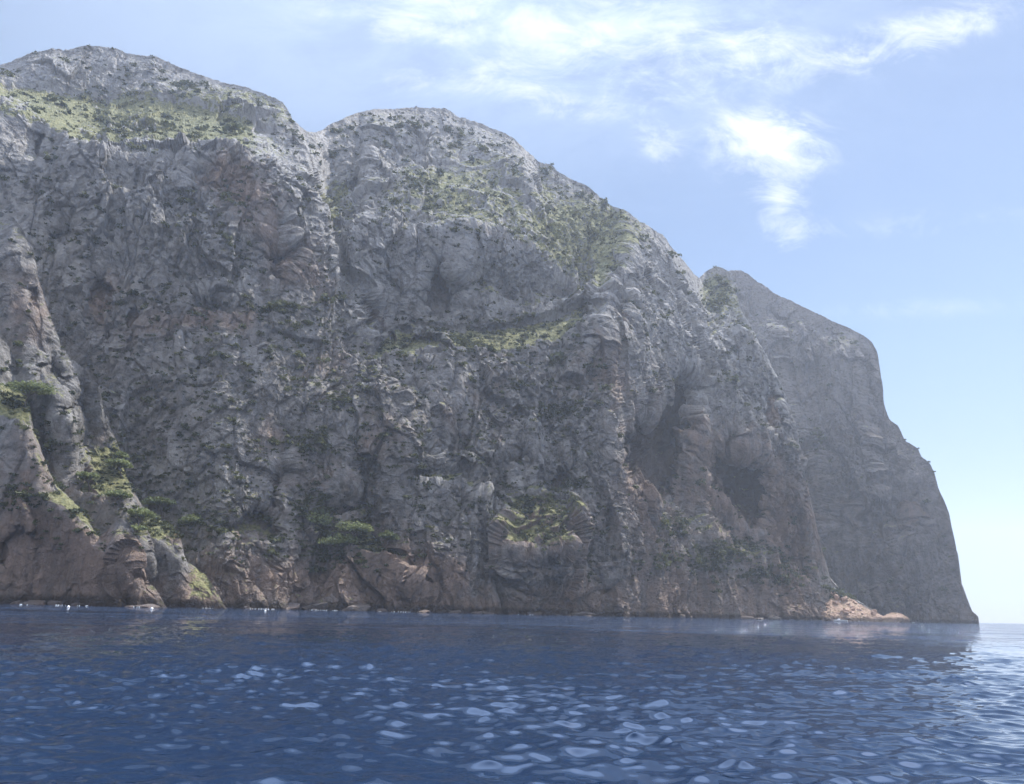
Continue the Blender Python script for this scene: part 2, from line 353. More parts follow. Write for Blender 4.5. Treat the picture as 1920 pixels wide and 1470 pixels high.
mass('headland', 1296, 1836, 1.25, 560, TOP_H,
     [[(1296, 700, 965), (1450, 720, 970), (1650, 800, 968), (1836, 1160, 914)], [(1296, 950, 915), (1500, 950, 925), (1650, 950, 935), (1780, 1000, 930), (1836, 1170, 914)]],
     [(1296, 880), (1500, 890), (1600, 898), (1700, 905), (1780, 908), (1836, 912)],
     steps=[([(560, 1440), (700, 1465), (860, 1520), (1000, 1560), (1100, 1580)], 9, 90), ([(640, 1600), (760, 1625), (900, 1640), (1080, 1690)], 9, 110), ([(860, 1700), (1000, 1725), (1140, 1760)], 7, 80)],
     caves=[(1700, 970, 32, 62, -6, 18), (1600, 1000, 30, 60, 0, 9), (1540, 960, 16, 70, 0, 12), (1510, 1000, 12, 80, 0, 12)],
     ochre=[(1620, 800, 70, 60, .35), (1640, 1000, 80, 90, .25), (1500, 900, 60, 120, .25)],
     green=[(1760, 890, 14, 25, .4), (1765, 935, 10, 18, .35), (1510, 850, 20, 22, .45)], rough=1.7, toprough=2.2, seed=3., mat=M_FAR)

# ------------------------------------------------------------------ the main mountain
TOP_M = [(-260, 260, 660.0), (-120, 190, 649.2), (0, 127, 640.0), (30, 117, 638.2), (60, 105, 636.4), (95, 95, 634.3), (130, 97, 632.2), (165, 88, 630.1), (195, 90, 628.3), (212, 90, 626.8), (240, 103, 624.0), (300, 113, 618.0), (330, 126, 614.4), (370, 140, 609.6), (420, 157, 601.4), (460, 166, 592.3), (490, 178, 580.0), (515, 187, 567.5), (530, 194, 560.0), (540, 208, 553.3), (548, 226, 548.0), (560, 240, 540.0), (580, 249, 542.5), (600, 247, 545.0), (612, 236, 550.4), (640, 226, 563.0), (665, 214, 574.2), (700, 207, 590.0), (740, 207, 601.0), (780, 203, 612.0), (815, 205, 616.4), (835, 207, 618.9), (860, 220, 622.0), (900, 233, 620.9), (935, 248, 619.9), (962, 262, 619.1), (985, 284, 618.4), (1010, 305, 617.0), (1035, 309, 614.5), (1045, 322, 613.5), (1072, 338, 610.8), (1100, 348, 608.0), (1125, 372, 608.7), (1142, 384, 609.2), (1170, 395, 610.0), (1200, 418, 627.1), (1240, 444, 650.0), (1255, 462, 660.0), (1280, 488, 676.7), (1300, 512, 690.0), (1310, 521, 693.8), (1322, 509, 698.2), (1340, 502, 705.0), (1355, 505, 704.2), (1366, 512, 703.7), (1380, 548, 703.0), (1392, 585, 702.4), (1410, 615, 702.3), (1430, 665, 702.9), (1452, 700, 703.6), (1470, 745, 704.1), (1486, 790, 704.6), (1500, 850, 705.0), (1512, 905, 705.4), (1524, 960, 705.9), (1540, 1030, 706.5), (1556, 1085, 707.1), (1580, 1112, 707.9), (1600, 1122, 708.7), (1630, 1142, 709.8), (1652, 1158, 710.6), (1690, 1163, 712.0)]
C1 = [(-260, 330, 630.0), (0, 175, 612.0), (100, 183, 606.0), (200, 204, 600.0), (300, 206, 588.0), (400, 226, 570.0), (460, 240, 556.0), (545, 270, 520.0), (600, 285, 520.0), (700, 290, 560.0), (850, 300, 590.0), (1000, 335, 590.0), (1150, 425, 580.0), (1300, 545, 670.0), (1400, 640, 690.0), (1690, 1165, 711.0)]
C2 = [(-260, 420, 455), (0, 246, 462), (40, 225, 463), (70, 218, 464), (110, 243, 458), (150, 280, 450), (190, 311, 446), (300, 291, 446), (380, 276, 447), (440, 283, 444), (500, 300, 444), (545, 345, 446), (590, 400, 452), (640, 425, 462), (760, 455, 458), (860, 430, 458), (1000, 470, 478), (1120, 560, 492), (1160, 600, 500), (1300, 640, 628), (1400, 715, 672), (1690, 1167, 710)]
C3 = [(-260, 800, 402), (0, 800, 406), (200, 800, 392), (420, 800, 378), (600, 800, 396), (820, 800, 406), (1000, 800, 436), (1150, 800, 468), (1300, 820, 592), (1450, 860, 668), (1560, 1000, 700), (1690, 1168, 709)]
C4 = [(-260, 1050, 378), (0, 1050, 382), (200, 1050, 370), (420, 1050, 352), (600, 1050, 378), (820, 1050, 385), (1000, 1050, 414), (1150, 1050, 446), (1300, 1060, 562), (1450, 1080, 640), (1560, 1110, 692), (1690, 1169, 708)]
BASE_M = [(-260, 368), (0, 372), (200, 360), (420, 340), (600, 366), (820, 372), (1000, 402), (1150, 434), (1300, 546), (1450, 626), (1560, 684), (1690, 705)]
STEPS_M = [([(190, 546), (250, 566), (330, 586), (420, 602), (500, 626), (560, 662), (630, 692), (680, 700)], 15, 150),
           ([(560, 1118), (630, 1132), (700, 1140), (780, 1147), (860, 1156), (900, 1190), (960, 1222), (1010, 1245), (1070, 1262), (1125, 1285)], 20, 200),
           ([(560, 1235), (700, 1300), (800, 1306), (900, 1298), (980, 1305)], 14, 45),
           ([(600, 1400), (700, 1455), (820, 1480), (940, 1496), (1050, 1540)], 16, 80),
           ([(640, 700), (740, 735), (800, 780), (880, 840), (960, 960), (1010, 1010)], 6, 130),
           ([(1000, 700), (1050, 745), (1110, 800), (1145, 820)], 9, 80)]
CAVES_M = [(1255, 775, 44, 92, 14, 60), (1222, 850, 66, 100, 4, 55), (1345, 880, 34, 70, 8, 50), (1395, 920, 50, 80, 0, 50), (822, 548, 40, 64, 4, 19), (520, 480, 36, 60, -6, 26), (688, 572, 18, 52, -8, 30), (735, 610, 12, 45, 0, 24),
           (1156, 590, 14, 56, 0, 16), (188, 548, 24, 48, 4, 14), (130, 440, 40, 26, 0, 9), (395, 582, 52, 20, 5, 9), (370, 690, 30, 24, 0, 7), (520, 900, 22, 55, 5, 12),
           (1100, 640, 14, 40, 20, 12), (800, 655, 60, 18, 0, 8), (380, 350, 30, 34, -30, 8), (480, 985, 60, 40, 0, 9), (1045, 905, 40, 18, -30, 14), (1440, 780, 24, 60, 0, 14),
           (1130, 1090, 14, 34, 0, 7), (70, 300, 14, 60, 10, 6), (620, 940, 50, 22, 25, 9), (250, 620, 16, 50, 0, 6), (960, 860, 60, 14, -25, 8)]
TERR_M = [([(700, 672), (820, 652), (900, 664), (1000, 652), (1070, 630), (1122, 606)], 34, 34), ([(944, 1034), (1000, 1036), (1084, 1030)], 112, -30), ([(980, 470), (1060, 545), (1130, 575), (1165, 590)], 130, 40),
          ([(592, 470), (640, 470), (690, 455)], 110, 45), ([(860, 560), (960, 590), (1060, 590), (1110, 560)], 26, 16), ([(640, 1030), (700, 1060), (740, 1110)], 60, 18), ([(1300, 640), (1400, 640)], 110, 45),
          ([(1225, 950), (1300, 1010), (1430, 1075), (1520, 1100)], 20, 14), ([(760, 905), (850, 905), (960, 990)], 14, 8)]
mass('mountain', -100, 1690, 1.45, 800, TOP_M, [C1, C2, C3, C4], BASE_M, STEPS_M, CAVES_M, TERR_M,
     ochre=[(430, 360, 70, 70, .55), (475, 440, 60, 60, .45), (540, 520, 60, 70, .5), (370, 610, 120, 30, .35), (190, 560, 34, 60, .4), (640, 720, 120, 60, .3), (1060, 720, 60, 60, .3), (1240, 850, 90, 120, .35), (1370, 930, 80, 110, .45), (500, 830, 30, 40, .45), (1450, 960, 120, 120, .35), (1180, 930, 70, 110, .25), (1130, 680, 24, 90, .3), (700, 840, 120, 60, .25), (1010, 990, 60, 50, .55), (720, 1080, 70, 40, .5), (800, 1100, 40, 40, .4), (600, 1100, 200, 40, .3), (1250, 1110, 220, 40, .3), (410, 610, 70, 30, .3), (1480, 1000, 60, 90, .3), (870, 500, 60, 40, .2)],
     green=[(60, 205, 260, 40, .6), (260, 247, 190, 44, .75), (390, 240, 110, 40, .5), (620, 400, 28, 60, .55), (640, 550, 18, 30, .3), (1080, 470, 120, 75, .55), (1150, 440, 60, 60, .3), (900, 380, 130, 60, .34), (770, 380, 70, 50, .22), (1340, 545, 40, 50, .4), (1015, 975, 62, 56, .55), (650, 1010, 90, 45, .5), (1470, 720, 22, 60, .35), (820, 650, 160, 18, .4), (1000, 640, 120, 26, .4), (1330, 1050, 160, 26, .35), (470, 970, 120, 30, .35), (980, 400, 300, 110, .22), (720, 330, 140, 60, .12), (470, 200, 90, 40, .3), (700, 670, 60, 60, .25)],
     seed=0.)

# ------------------------------------------------------------------ the two near spurs on the left
TOP_S1 = [(-100, 330, 402.0), (0, 398, 392.0), (30, 410, 383.0), (45, 432, 378.5), (62, 468, 373.4), (72, 520, 370.2), (84, 560, 366.3), (97, 600, 362.2), (112, 642, 357.6), (135, 672, 352.4), (168, 700, 345.1), (184, 716, 341.6), (192, 755, 339.8), (204, 790, 337.3), (222, 840, 334.0), (233, 880, 332.1), (246, 915, 329.7), (268, 950, 325.8), (292, 972, 321.4), (318, 988, 317.5), (334, 1004, 315.3), (342, 1030, 314.2), (350, 1055, 313.1), (372, 1070, 310.1), (392, 1086, 307.4), (404, 1105, 305.7), (412, 1125, 304.6), (424, 1142, 303.0)]
mass('cliff_spur', -100, 424, 1.3, 620, TOP_S1, [[(-100, 700, 366), (0, 720, 352), (120, 780, 334), (240, 930, 322), (424, 1143, 302)], [(-100, 960, 356), (0, 960, 342), (200, 960, 319), (300, 1020, 311), (424, 1144, 301)]],
     [(-100, 350), (0, 336), (200, 315), (330, 304), (424, 300)],
     steps=[([(640, 60), (720, 100), (820, 130), (900, 150)], 9, 50), ([(980, 262), (1040, 272), (1100, 290)], 8, 30)],
     caves=[(90, 700, 30, 30, 0, 6), (135, 770, 22, 30, 0, 6), (160, 900, 24, 30, 0, 5), (60, 560, 20, 24, 0, 5)],
     terraces=[([(130, 930), (180, 935), (250, 930)], 90, 26), ([(255, 1012), (300, 1008), (335, 1012)], 40, 12), ([(345, 1125), (380, 1128), (410, 1130)], 50, 10)],
     ochre=[(60, 560, 60, 80, .35), (180, 810, 40, 40, .35), (190, 900, 50, 40, .45), (330, 985, 30, 30, .8), (385, 1100, 40, 40, .9), (50, 640, 40, 40, .3)],
     green=[(200, 890, 60, 60, .30), (20, 420, 40, 30, .35), (190, 800, 40, 60, .12), (290, 975, 60, 26, .35), (370, 1070, 20, 16, .3)], rough=.55, toprough=2.0, seed=6.)
TOP_S2 = [(-100, 560, 356.0), (0, 632, 338.0), (14, 645, 334.3), (28, 675, 330.7), (40, 705, 327.6), (46, 735, 326.0), (54, 752, 323.3), (62, 800, 320.7), (78, 850, 315.3), (90, 885, 311.3), (100, 905, 308.0), (122, 925, 303.8), (140, 945, 300.4), (158, 965, 297.0), (172, 992, 294.4), (188, 1008, 291.4), (200, 1000, 289.7), (214, 985, 287.9), (228, 972, 286.1), (244, 982, 284.0), (256, 1000, 282.4), (262, 1040, 281.5), (270, 1080, 280.5), (292, 1105, 277.5), (310, 1142, 275.0)]
mass('sea_cliff', -100, 310, 1.3, 460, TOP_S2, [[(-100, 780, 337), (0, 780, 322), (80, 870, 305), (190, 1020, 287), (310, 1143, 273)], [(-100, 880, 326), (0, 880, 313), (100, 940, 298), (190, 1040, 284), (310, 1144, 272)]],
     [(-100, 322), (0, 309), (200, 281), (310, 271)],
     steps=[([(1000, 236), (1060, 240), (1120, 246)], 5, 26), ([(900, 40), (1000, 60), (1120, 80)], 6, 40)],
     caves=[(215, 1060, 12, 40, 0, 5), (40, 1040, 40, 60, 0, 4)],
     terraces=[([(0, 780), (50, 790), (75, 850)], 60, 16), ([(80, 940), (140, 960), (185, 1010)], 22, 8)],
     ochre=[(60, 1020, 120, 80, .55), (230, 1060, 60, 60, .4), (60, 830, 40, 30, .25), (20, 900, 40, 60, .2)],
     green=[(30, 750, 60, 45, .45), (100, 890, 40, 40, .35), (150, 960, 50, 22, .3)], rough=.5, toprough=2.0, seed=9.)

# ------------------------------------------------------------------ sunlit pink rock slope at the cliff foot
M_PINK = rock_material('pink_rock', .9, False, .35, ((.38, .245, .170), (.58, .40, .30)))
TOP_R = [(1538, 1146, 675), (1546, 1136, 682), (1552, 1118, 689), (1558, 1104, 693), (1566, 1107, 694), (1576, 1113, 693), (1590, 1119, 691), (1604, 1127, 689), (1618, 1136, 685), (1632, 1144, 681), (1645, 1151, 677), (1655, 1156, 675), (1668, 1151, 685), (1682, 1149, 685), (1695, 1154, 681), (1706, 1162, 677)]
mass('rock_slope', 1538, 1706, 1.0, 70, TOP_R, [[(1538, 1150, 667), (1600, 1148, 669), (1706, 1163, 675)]], [(1538, 660), (1600, 658), (1660, 664), (1706, 673)], rough=1.05, toprough=1.6, seed=12., mat=M_PINK, back=False)

def proj(P):
    q = (np.asarray(P)-np.array([0, 0, CAMZ])) @ CM
    return W0/2-F*q[..., 0]/q[..., 2], H0/2+F*q[..., 1]/q[..., 2]
for S_ in SURF.values(): S_['PX'], S_['PY'] = proj(S_['P'])
COVER = [('cliff_spur', 424), ('sea_cliff', 310)]
def covered(name, x, y):
    """is (x, y) of this layer hidden behind a nearer one"""
    hit = np.zeros(np.shape(x), bool)
    if name == 'mountain': hit |= (x < 424) & (y > pl(TOP_S1, x)-2)
    if name in ('mountain', 'cliff_spur'): hit |= (x < 310) & (y > pl(TOP_S2, x)-2)
    if name == 'headland': hit |= (y > pl(TOP_M, x)-3)
    return hit
def spot(name, x, y):
    S = SURF[name]; c = np.hypot(S['PX']-x, S['PY']-y); k = np.unravel_index(np.argmin(c), c.shape)
    return S['P'][k], S['N'][k]

# ------------------------------------------------------------------ foliage
def leaf_material(name, dark, light, scale=.35):
    m = bpy.data.materials.new(name); m.use_nodes = True; t = NT(m.node_tree); t.n.clear()
    g = t.new('ShaderNodeNewGeometry'); c = t.mix(t.ss(t.noise(g.outputs['Position'], scale, 3), .35, .65), dark, light)
    bs = t.new('ShaderNodeBsdfPrincipled', i_Roughness=.8); t.put(bs.inputs['Base Color'], c); bs.inputs['Specular IOR Level'].default_value = .2
    tr = t.new('ShaderNodeBsdfTranslucent'); t.put(tr.inputs[0], c)
    mx = t.new('ShaderNodeMixShader', i_0=.32); t.l.new(bs.outputs[0], mx.inputs[1]); t.l.new(tr.outputs[0], mx.inputs[2])
    o = t.new('ShaderNodeOutputMaterial'); t.l.new(mx.outputs[0], o.inputs[0]); return m
M_SHRUB = leaf_material('shrub_leaves', (.042, .050, .026), (.100, .108, .050), .12)
M_PINE = leaf_material('pine_needles', (.100, .122, .052), (.215, .240, .105), .5)
mb = bpy.data.materials.new('bark'); mb.use_nodes = True; mb.node_tree.nodes['Principled BSDF'].inputs['Base Color'].default_value = (.09, .07, .055, 1)

def leaf_cards(centres, size, rng, flat=0.):
    """small leaf-spray quads at the given centres, random tilt"""
    n = len(centres); a = rng.normal(size=(n, 3)); a[:, 2] *= (1-flat); a /= np.linalg.norm(a, axis=1)[:, None]
    b = rng.normal(size=(n, 3)); b -= a*(a*b).sum(1)[:, None]; b /= np.linalg.norm(b, axis=1)[:, None]; s = size*rng.uniform(.6, 1.3, n)[:, None]
    c = np.cross(a, b); V_ = np.stack([centres-a*s, centres+b*s*.7+c*s*.2, centres+a*s, centres-b*s*.7-c*s*.15], 1).reshape(-1, 3)
    return V_
def quads_mesh(name, V_, mat, tri=None):
    me = bpy.data.meshes.new(name); n = len(V_)//4
    me.vertices.add(len(V_)); me.vertices.foreach_set('co', V_.reshape(-1).astype(np.float32))
    me.loops.add(n*4); me.loops.foreach_set('vertex_index', np.arange(n*4, dtype=np.int32)); me.polygons.add(n)
    me.polygons.foreach_set('loop_start', (np.arange(n)*4).astype(np.int32)); me.polygons.foreach_set('loop_total', np.full(n, 4, np.int32))
    me.update(calc_edges=True); me.materials.append(mat); return me
def shrub_cloud(rng, n=34):
    v = rng.normal(size=(n, 3)); v /= np.linalg.norm(v, axis=1)[:, None]; v *= rng.uniform(.35, 1, n)[:, None]
    lob = 1+.35*np.sin(3*np.arctan2(v[:, 1], v[:, 0])+rng.uniform(0, 6))
    v[:, :2] *= lob[:, None]*1.25; v[:, 2] = v[:, 2]*.55+.12
    return leaf_cards(v, .42, rng)
rs = np.random.default_rng(21)
PROTO = [shrub_cloud(rs) for _ in range(8)]
DENSE = [('mountain', 390, 583, 60, 16, 198), ('mountain', 130, 445, 42, 26, 132), ('mountain', 510, 596, 36, 10, 88), ('mountain', 850, 650, 90, 14, 264), ('mountain', 750, 655, 40, 12, 40), ('mountain', 1050, 912, 34, 14, 132), ('mountain', 980, 960, 50, 22, 154), ('mountain', 1330, 1040, 90, 20, 286), ('mountain', 1240, 985, 30, 18, 110), ('mountain', 1440, 1085, 60, 14, 176), ('mountain', 1290, 1050, 34, 30, 154), ('mountain', 480, 985, 90, 26, 374), ('mountain', 610, 960, 60, 24, 242), ('mountain', 640, 1030, 80, 34, 330), ('mountain', 1040, 770, 60, 12, 132), ('mountain', 780, 360, 40, 22, 60), ('mountain', 260, 270, 90, 16, 40), ('mountain', 400, 255, 60, 14, 36), ('mountain', 200, 240, 60, 20, 14), ('mountain', 440, 400, 20, 20, 10), ('mountain', 620, 400, 30, 40, 30), ('mountain', 1080, 460, 100, 50, 150), ('mountain', 940, 620, 110, 24, 80), ('mountain', 1030, 990, 50, 40, 60), ('mountain', 1340, 570, 40, 40, 60), ('mountain', 1180, 600, 30, 40, 24), ('mountain', 1225, 715, 30, 20, 26), ('mountain', 620, 780, 60, 20, 40), ('mountain', 570, 830, 40, 16, 40), ('mountain', 650, 930, 40, 30, 50), ('cliff_spur', 60, 700, 20, 20, 26), ('cliff_spur', 205, 890, 40, 50, 60), ('cliff_spur', 290, 985, 50, 20, 50), ('cliff_spur', 110, 820, 30, 40, 30), ('sea_cliff', 20, 760, 50, 20, 50), ('sea_cliff', 90, 880, 26, 26, 30), ('sea_cliff', 30, 930, 60, 26, 60), ('sea_cliff', 150, 960, 40, 16, 30), ('mountain', 900, 430, 160, 60, 90), ('headland', 1510, 850, 20, 16, 14), ('headland', 1470, 700, 14, 40, 10), ('mountain', 1200, 1050, 30, 40, 60), ('mountain', 570, 850, 60, 14, 60), ('mountain', 360, 690, 30, 14, 40), ('mountain', 690, 520, 14, 10, 16)]
pos, rad, lay = [], [], []
def try_add(nm, i, j, r):
    S = SURF[nm]; x, y = S['PX'][i, j], S['PY'][i, j]
    ok = ~covered(nm, x, y) & (S['cave'][i, j] < .3) & (S['P'][i, j, 2] > 16)
    P_ = S['P'][i, j]; N_ = S['N'][i, j]
    for a, b, c, k in zip(P_[ok], N_[ok], r[ok], range(10**6)): pos.append(a+b*c*.25); rad.append(c); lay.append(nm)
for nm, x, y, rx, ry, n in DENSE:
    S = SURF[nm]; xs_ = x+rs.normal(size=n)*rx*.55; ys_ = y+rs.normal(size=n)*ry*.55
    j = np.clip(np.searchsorted(S['X'][0], xs_), 0, S['X'].shape[1]-1)
    i = np.array([np.searchsorted(S['Y'][:, jj], yy_) for jj, yy_ in zip(j, ys_)]); i = np.clip(i, 0, S['X'].shape[0]-1)
    D_ = np.hypot(S['P'][i, j, 0], S['P'][i, j, 1]); try_add(nm, i, j, np.exp(rs.normal(size=n)*.4)*3.5*D_/F)
for nm, n in (('mountain', 21000), ('cliff_spur', 1100), ('sea_cliff', 350), ('headland', 500)):
    S = SURF[nm]; i = rs.integers(2, S['X'].shape[0], n); j = rs.integers(0, S['X'].shape[1], n)
    Pp = S['P'][i, j]; dn = -.25*((S['PY'][i, j] < 310) & (S['PX'][i, j] < 540))+.22*((S['PY'][i, j] > 360) & (S['PX'][i, j] < 1120))+1.2*fbm(Pp, 1/45., 4, .65, 40.)+.6*np.clip(S['grass'][i, j], -.3, .6)+.9*np.clip(S['N'][i, j, 2]-.25, -.3, .5)
    dn -= .5*(S['PY'][i, j]-S['PY'][0, j] < 16)
    keep = rs.uniform(size=n) < np.clip(.10+dn*2.0, .008, 1); i, j = i[keep], j[keep]
    D_ = np.hypot(S['P'][i, j, 0], S['P'][i, j, 1]); try_add(nm, i, j, np.exp(rs.normal(size=len(i))*.5)*3.1*D_/F)
for x, y, r in ((167, 87, 1.6), (159, 91, 1.2), (212, 90, 1.2), (1035, 307, 1.6), (1340, 500, 1.6), (1744, 866, 1.8), (1752, 884, 1.6), (1722, 840, 1.5), (1697, 824, 1.5)):
    nm = 'headland' if x > 1600 else 'mountain'; p, n_ = spot(nm, x, y+2); pos.append(p+np.array([0, 0, r*.5])); rad.append(r); lay.append(nm)
pos = np.array(pos); rad = np.array(rad); lay = np.array(lay); px_, py_ = proj(pos)
app = rad/np.hypot(pos[:, 0], pos[:, 1]); inside = (px_ > 3) & (px_ < 1917) & (py_ > 3)
pos, rad, lay, px_, py_, app = (a[inside] for a in (pos, rad, lay, px_, py_, app))
order = np.argsort(-app); single = order[:280]; many = order[280:]
ZONES = [  # first that fits: test, label, group
    (lambda l, x, y: l == 'sea_cliff', 'dark green shrub on the nearest cliff at the lower left edge', 'shrubs on the nearest left cliff'),
    (lambda l, x, y: l == 'cliff_spur', 'dark green shrub clinging to the rocky left spur sloping to the sea', 'shrubs on the sloping left spur'),
    (lambda l, x, y: l == 'headland', 'small dark shrub on the distant bluish headland at the right', 'shrubs on the far headland'),
    (lambda l, x, y: y < 320 and x < 560, 'dark shrub on the grassy sunlit shelf below the highest left summit', 'shrubs on the grassy shelf'),
    (lambda l, x, y: y < 560 and x >= 590, 'dark shrub on the upper slopes of the rounded middle summit', 'shrubs on the middle summit'),
    (lambda l, x, y: x < 600 and y < 900, 'dark shrub clinging to the tall grey wall under the grassy shelf', 'shrubs on the tall left wall'),
    (lambda l, x, y: x < 860 and y >= 900, 'dark green shrub near the cliff foot beside the umbrella pines', 'shrubs near the pines at the cliff foot'),
    (lambda l, x, y: x < 1130 and y < 720, 'dark shrub on or above the bright ledge crossing the middle cliff', 'shrubs on the middle ledge'),
    (lambda l, x, y: x < 1130, 'dark shrub on the shaded lower wall in the middle of the cliff', 'shrubs on the lower middle wall'),
    (lambda l, x, y: True, 'dark shrub on the grey cliff around the big dark cave hollows', 'shrubs around the cave hollows')]
PM = [quads_mesh('shrub', p.copy(), M_SHRUB) for p in PROTO]
zone = np.array([next(k for k, z_ in enumerate(ZONES) if z_[0](lay[q], px_[q], py_[q])) for q in single])
for k, (tst, lb, gp) in enumerate(ZONES):
    mem = single[zone == k]
    if len(mem) == 0: continue
    qs = np.quantile(px_[mem], [.25, .5, .75]); big_ = np.quantile(app[mem], .6)
    for q in mem:
        o = bpy.data.objects.new('shrub', PM[int(rs.integers(8))]); COL.objects.link(o)
        o.location = pos[q]; o.scale = [rad[q]*rs.uniform(.9, 1.15), rad[q]*rs.uniform(.9, 1.15), rad[q]*rs.uniform(.8, 1.1)]; o.rotation_euler = (0, 0, rs.uniform(0, 6.28))
        where = ('far left', 'left', 'right', 'far right')[int((px_[q] > qs).sum())]
        o['label'] = ('large ' if app[q] >= big_ else 'small ')+lb.replace('small ', '')+', '+where; o['group'] = gp; o['category'] = 'shrub'
V_ = []
for q in many:
    p = PROTO[int(rs.integers(8))]; a = rs.uniform(0, 6.28); c, s_ = math.cos(a), math.sin(a)
    V_.append((p @ np.array([[c, s_, 0], [-s_, c, 0], [0, 0, 1]]))*rad[q]+pos[q])
o = bpy.data.objects.new('scrub', quads_mesh('scrub', np.concatenate(V_), M_SHRUB)); COL.objects.link(o)
o['kind'] = 'stuff'; o['label'] = 'low dark green scrub dotted over the cliffs and slopes'
print('shrubs', len(pos))

# ------------------------------------------------------------------ umbrella pines
def tube(bm, pts, rads, n=7):
    import bmesh
    rings = []
    for k, (p, r) in enumerate(zip(pts, rads)):
        d = (Vector(pts[min(k+1, len(pts)-1)])-Vector(pts[max(k-1, 0)])).normalized(); u = d.orthogonal().normalized(); w = d.cross(u)
        rings.append([bm.verts.new(Vector(p)+u*r*math.cos(2*math.pi*a/n)+w*r*math.sin(2*math.pi*a/n)) for a in range(n)])
    for a, b in zip(rings[:-1], rings[1:]):
        for k in range(n): bm.faces.new((a[k], a[(k+1) % n], b[(k+1) % n], b[k]))
import bmesh
def pine(layer, x, y, wpx, hpx, label, group='umbrella pines near the cliff foot'):
    """x, y: middle of the crown in the photo; wpx, hpx: crown width and height"""
    p, n_ = spot(layer, x, y+hpx*.9); D_ = math.hypot(p[0], p[1]); W = wpx*D_/F; H = hpx*D_/F*1.1
    root = bpy.data.objects.new('pine_tree', None); COL.objects.link(root); base = p+n_*.4-np.array([0, 0, .6]); root.location = base
    root['label'] = label; root['category'] = 'tree'; root['group'] = group
    ht = H*1.35+1.2; lx, ly = n_[0]*W*.22, n_[1]*W*.22
    bm = bmesh.new(); top = (lx, ly, ht-H*.45)
    tube(bm, [(0, 0, -.5), (lx*.15, ly*.15, ht*.22), (lx*.6, ly*.6, ht*.42), top], [.34, .27, .2, .13])
    lobes = []
    nl = 7 if wpx > 40 else 5
    for k in range(nl):
        a = 2*math.pi*k/nl+rs.uniform(-.4, .4); rr = W*.5*rs.uniform(.35, .68); c = np.array([lx+rr*math.cos(a), ly+rr*math.sin(a), ht-H*rs.uniform(.2, .5)])
        lobes.append((c, W*rs.uniform(.17, .26), H*rs.uniform(.22, .36)))
        tube(bm, [(lx*.7, ly*.7, ht*.45), tuple((np.array([lx, ly, ht*.5])+c)/2), tuple(c)], [.13, .09, .04], 5)
    lobes.append((np.array([lx, ly, ht-H*.22]), W*.26, H*.32))
    me = bpy.data.meshes.new('trunk'); bm.to_mesh(me); bm.free(); me.materials.append(mb); t_ = bpy.data.objects.new('trunk', me); COL.objects.link(t_); t_.parent = root
    C_ = []
    for c, rw, rh in lobes:
        m_ = int(60+26*rw); v = rs.normal(size=(m_, 3)); v /= np.linalg.norm(v, axis=1)[:, None]; v *= rs.uniform(.25, 1, m_)[:, None]**.6
        v[:, 2] = np.where(v[:, 2] < 0, v[:, 2]*.45, v[:, 2]); C_.append(c+v*np.array([rw*1.15, rw*1.15, rh]))
    cr = bpy.data.objects.new('crown', quads_mesh('crown', leaf_cards(np.concatenate(C_), .5, rs, .5), M_PINE)); COL.objects.link(cr); cr.parent = root
PINES = [('sea_cliff', 45, 742, 80, 22, 'wide flat pine with bright green crown high on the nearest cliff at the left edge'),
    ('cliff_spur', 228, 880, 44, 18, 'green pine high on the left spur, above the other pines of the spur'),
    ('cliff_spur', 252, 858, 30, 14, 'small pine at the right edge of the left spur beside the grey wall'),
    ('cliff_spur', 214, 936, 40, 14, 'flat pine halfway down the left spur over pink rock'),
    ('cliff_spur', 170, 905, 34, 16, 'yellowish green pine on the left ridge line of the spur'),
    ('mountain', 305, 952, 62, 18, 'wide umbrella pine with long flat crown just behind the spur'),
    ('cliff_spur', 258, 975, 50, 20, 'dull green pine on the spur above the small rock pinnacle'),
    ('cliff_spur', 257, 1000, 30, 12, 'low bright green pine beside the small rock pinnacle'),
    ('mountain', 345, 985, 46, 24, 'rounded umbrella pine right of the orange rock edge'),
    ('mountain', 423, 973, 30, 14, 'small lone umbrella pine in front of the dark scrub patch'),
    ('mountain', 600, 990, 62, 34, 'bright green pine at the left of the pine clump under the middle cliff'),
    ('mountain', 655, 1002, 70, 28, 'leaning bright green pine at the right of the pine clump'),
    ('mountain', 628, 1028, 72, 32, 'dark green pine lowest in the pine clump under the middle cliff'),
    ('mountain', 720, 1016, 44, 20, 'small yellowish pine on the pale rib right of the pine clump')]
for a in PINES: pine(*a)

# ------------------------------------------------------------------ boulders on the pink slope
def boulder_mesh(seed):
    r = np.random.default_rng(seed); bm = bmesh.new(); bmesh.ops.create_icosphere(bm, subdivisions=3, radius=1)
    co = np.array([v.co[:] for v in bm.verts]); d = 1+.35*ridged(co+seed*3.1, .8, 3, .5)+.1*fbm(co, 2.5, 2, .5, seed)
    for _ in range(7):
        n = r.normal(size=3); n /= np.linalg.norm(n); h = r.uniform(.6, .85); e = co*d[:, None] @ n; co = np.where((e > h)[:, None], co, co); d = np.where(e > h, d*h/np.maximum(e, 1e-3), d)
    co = co*d[:, None]*np.array([1.15, .9, .75])
    for v, c in zip(bm.verts, co): v.co = c
    me = bpy.data.meshes.new('boulder'); bm.to_mesh(me); bm.free(); me.materials.append(M_BOULD)
    return me
M_BOULD = rock_material('pink_boulder_rock', 1.2, False, 0, ((.49, .32, .23), (.70, .50, .39)))
BM = [boulder_mesh(k) for k in range(6)]
S = SURF['rock_slope']
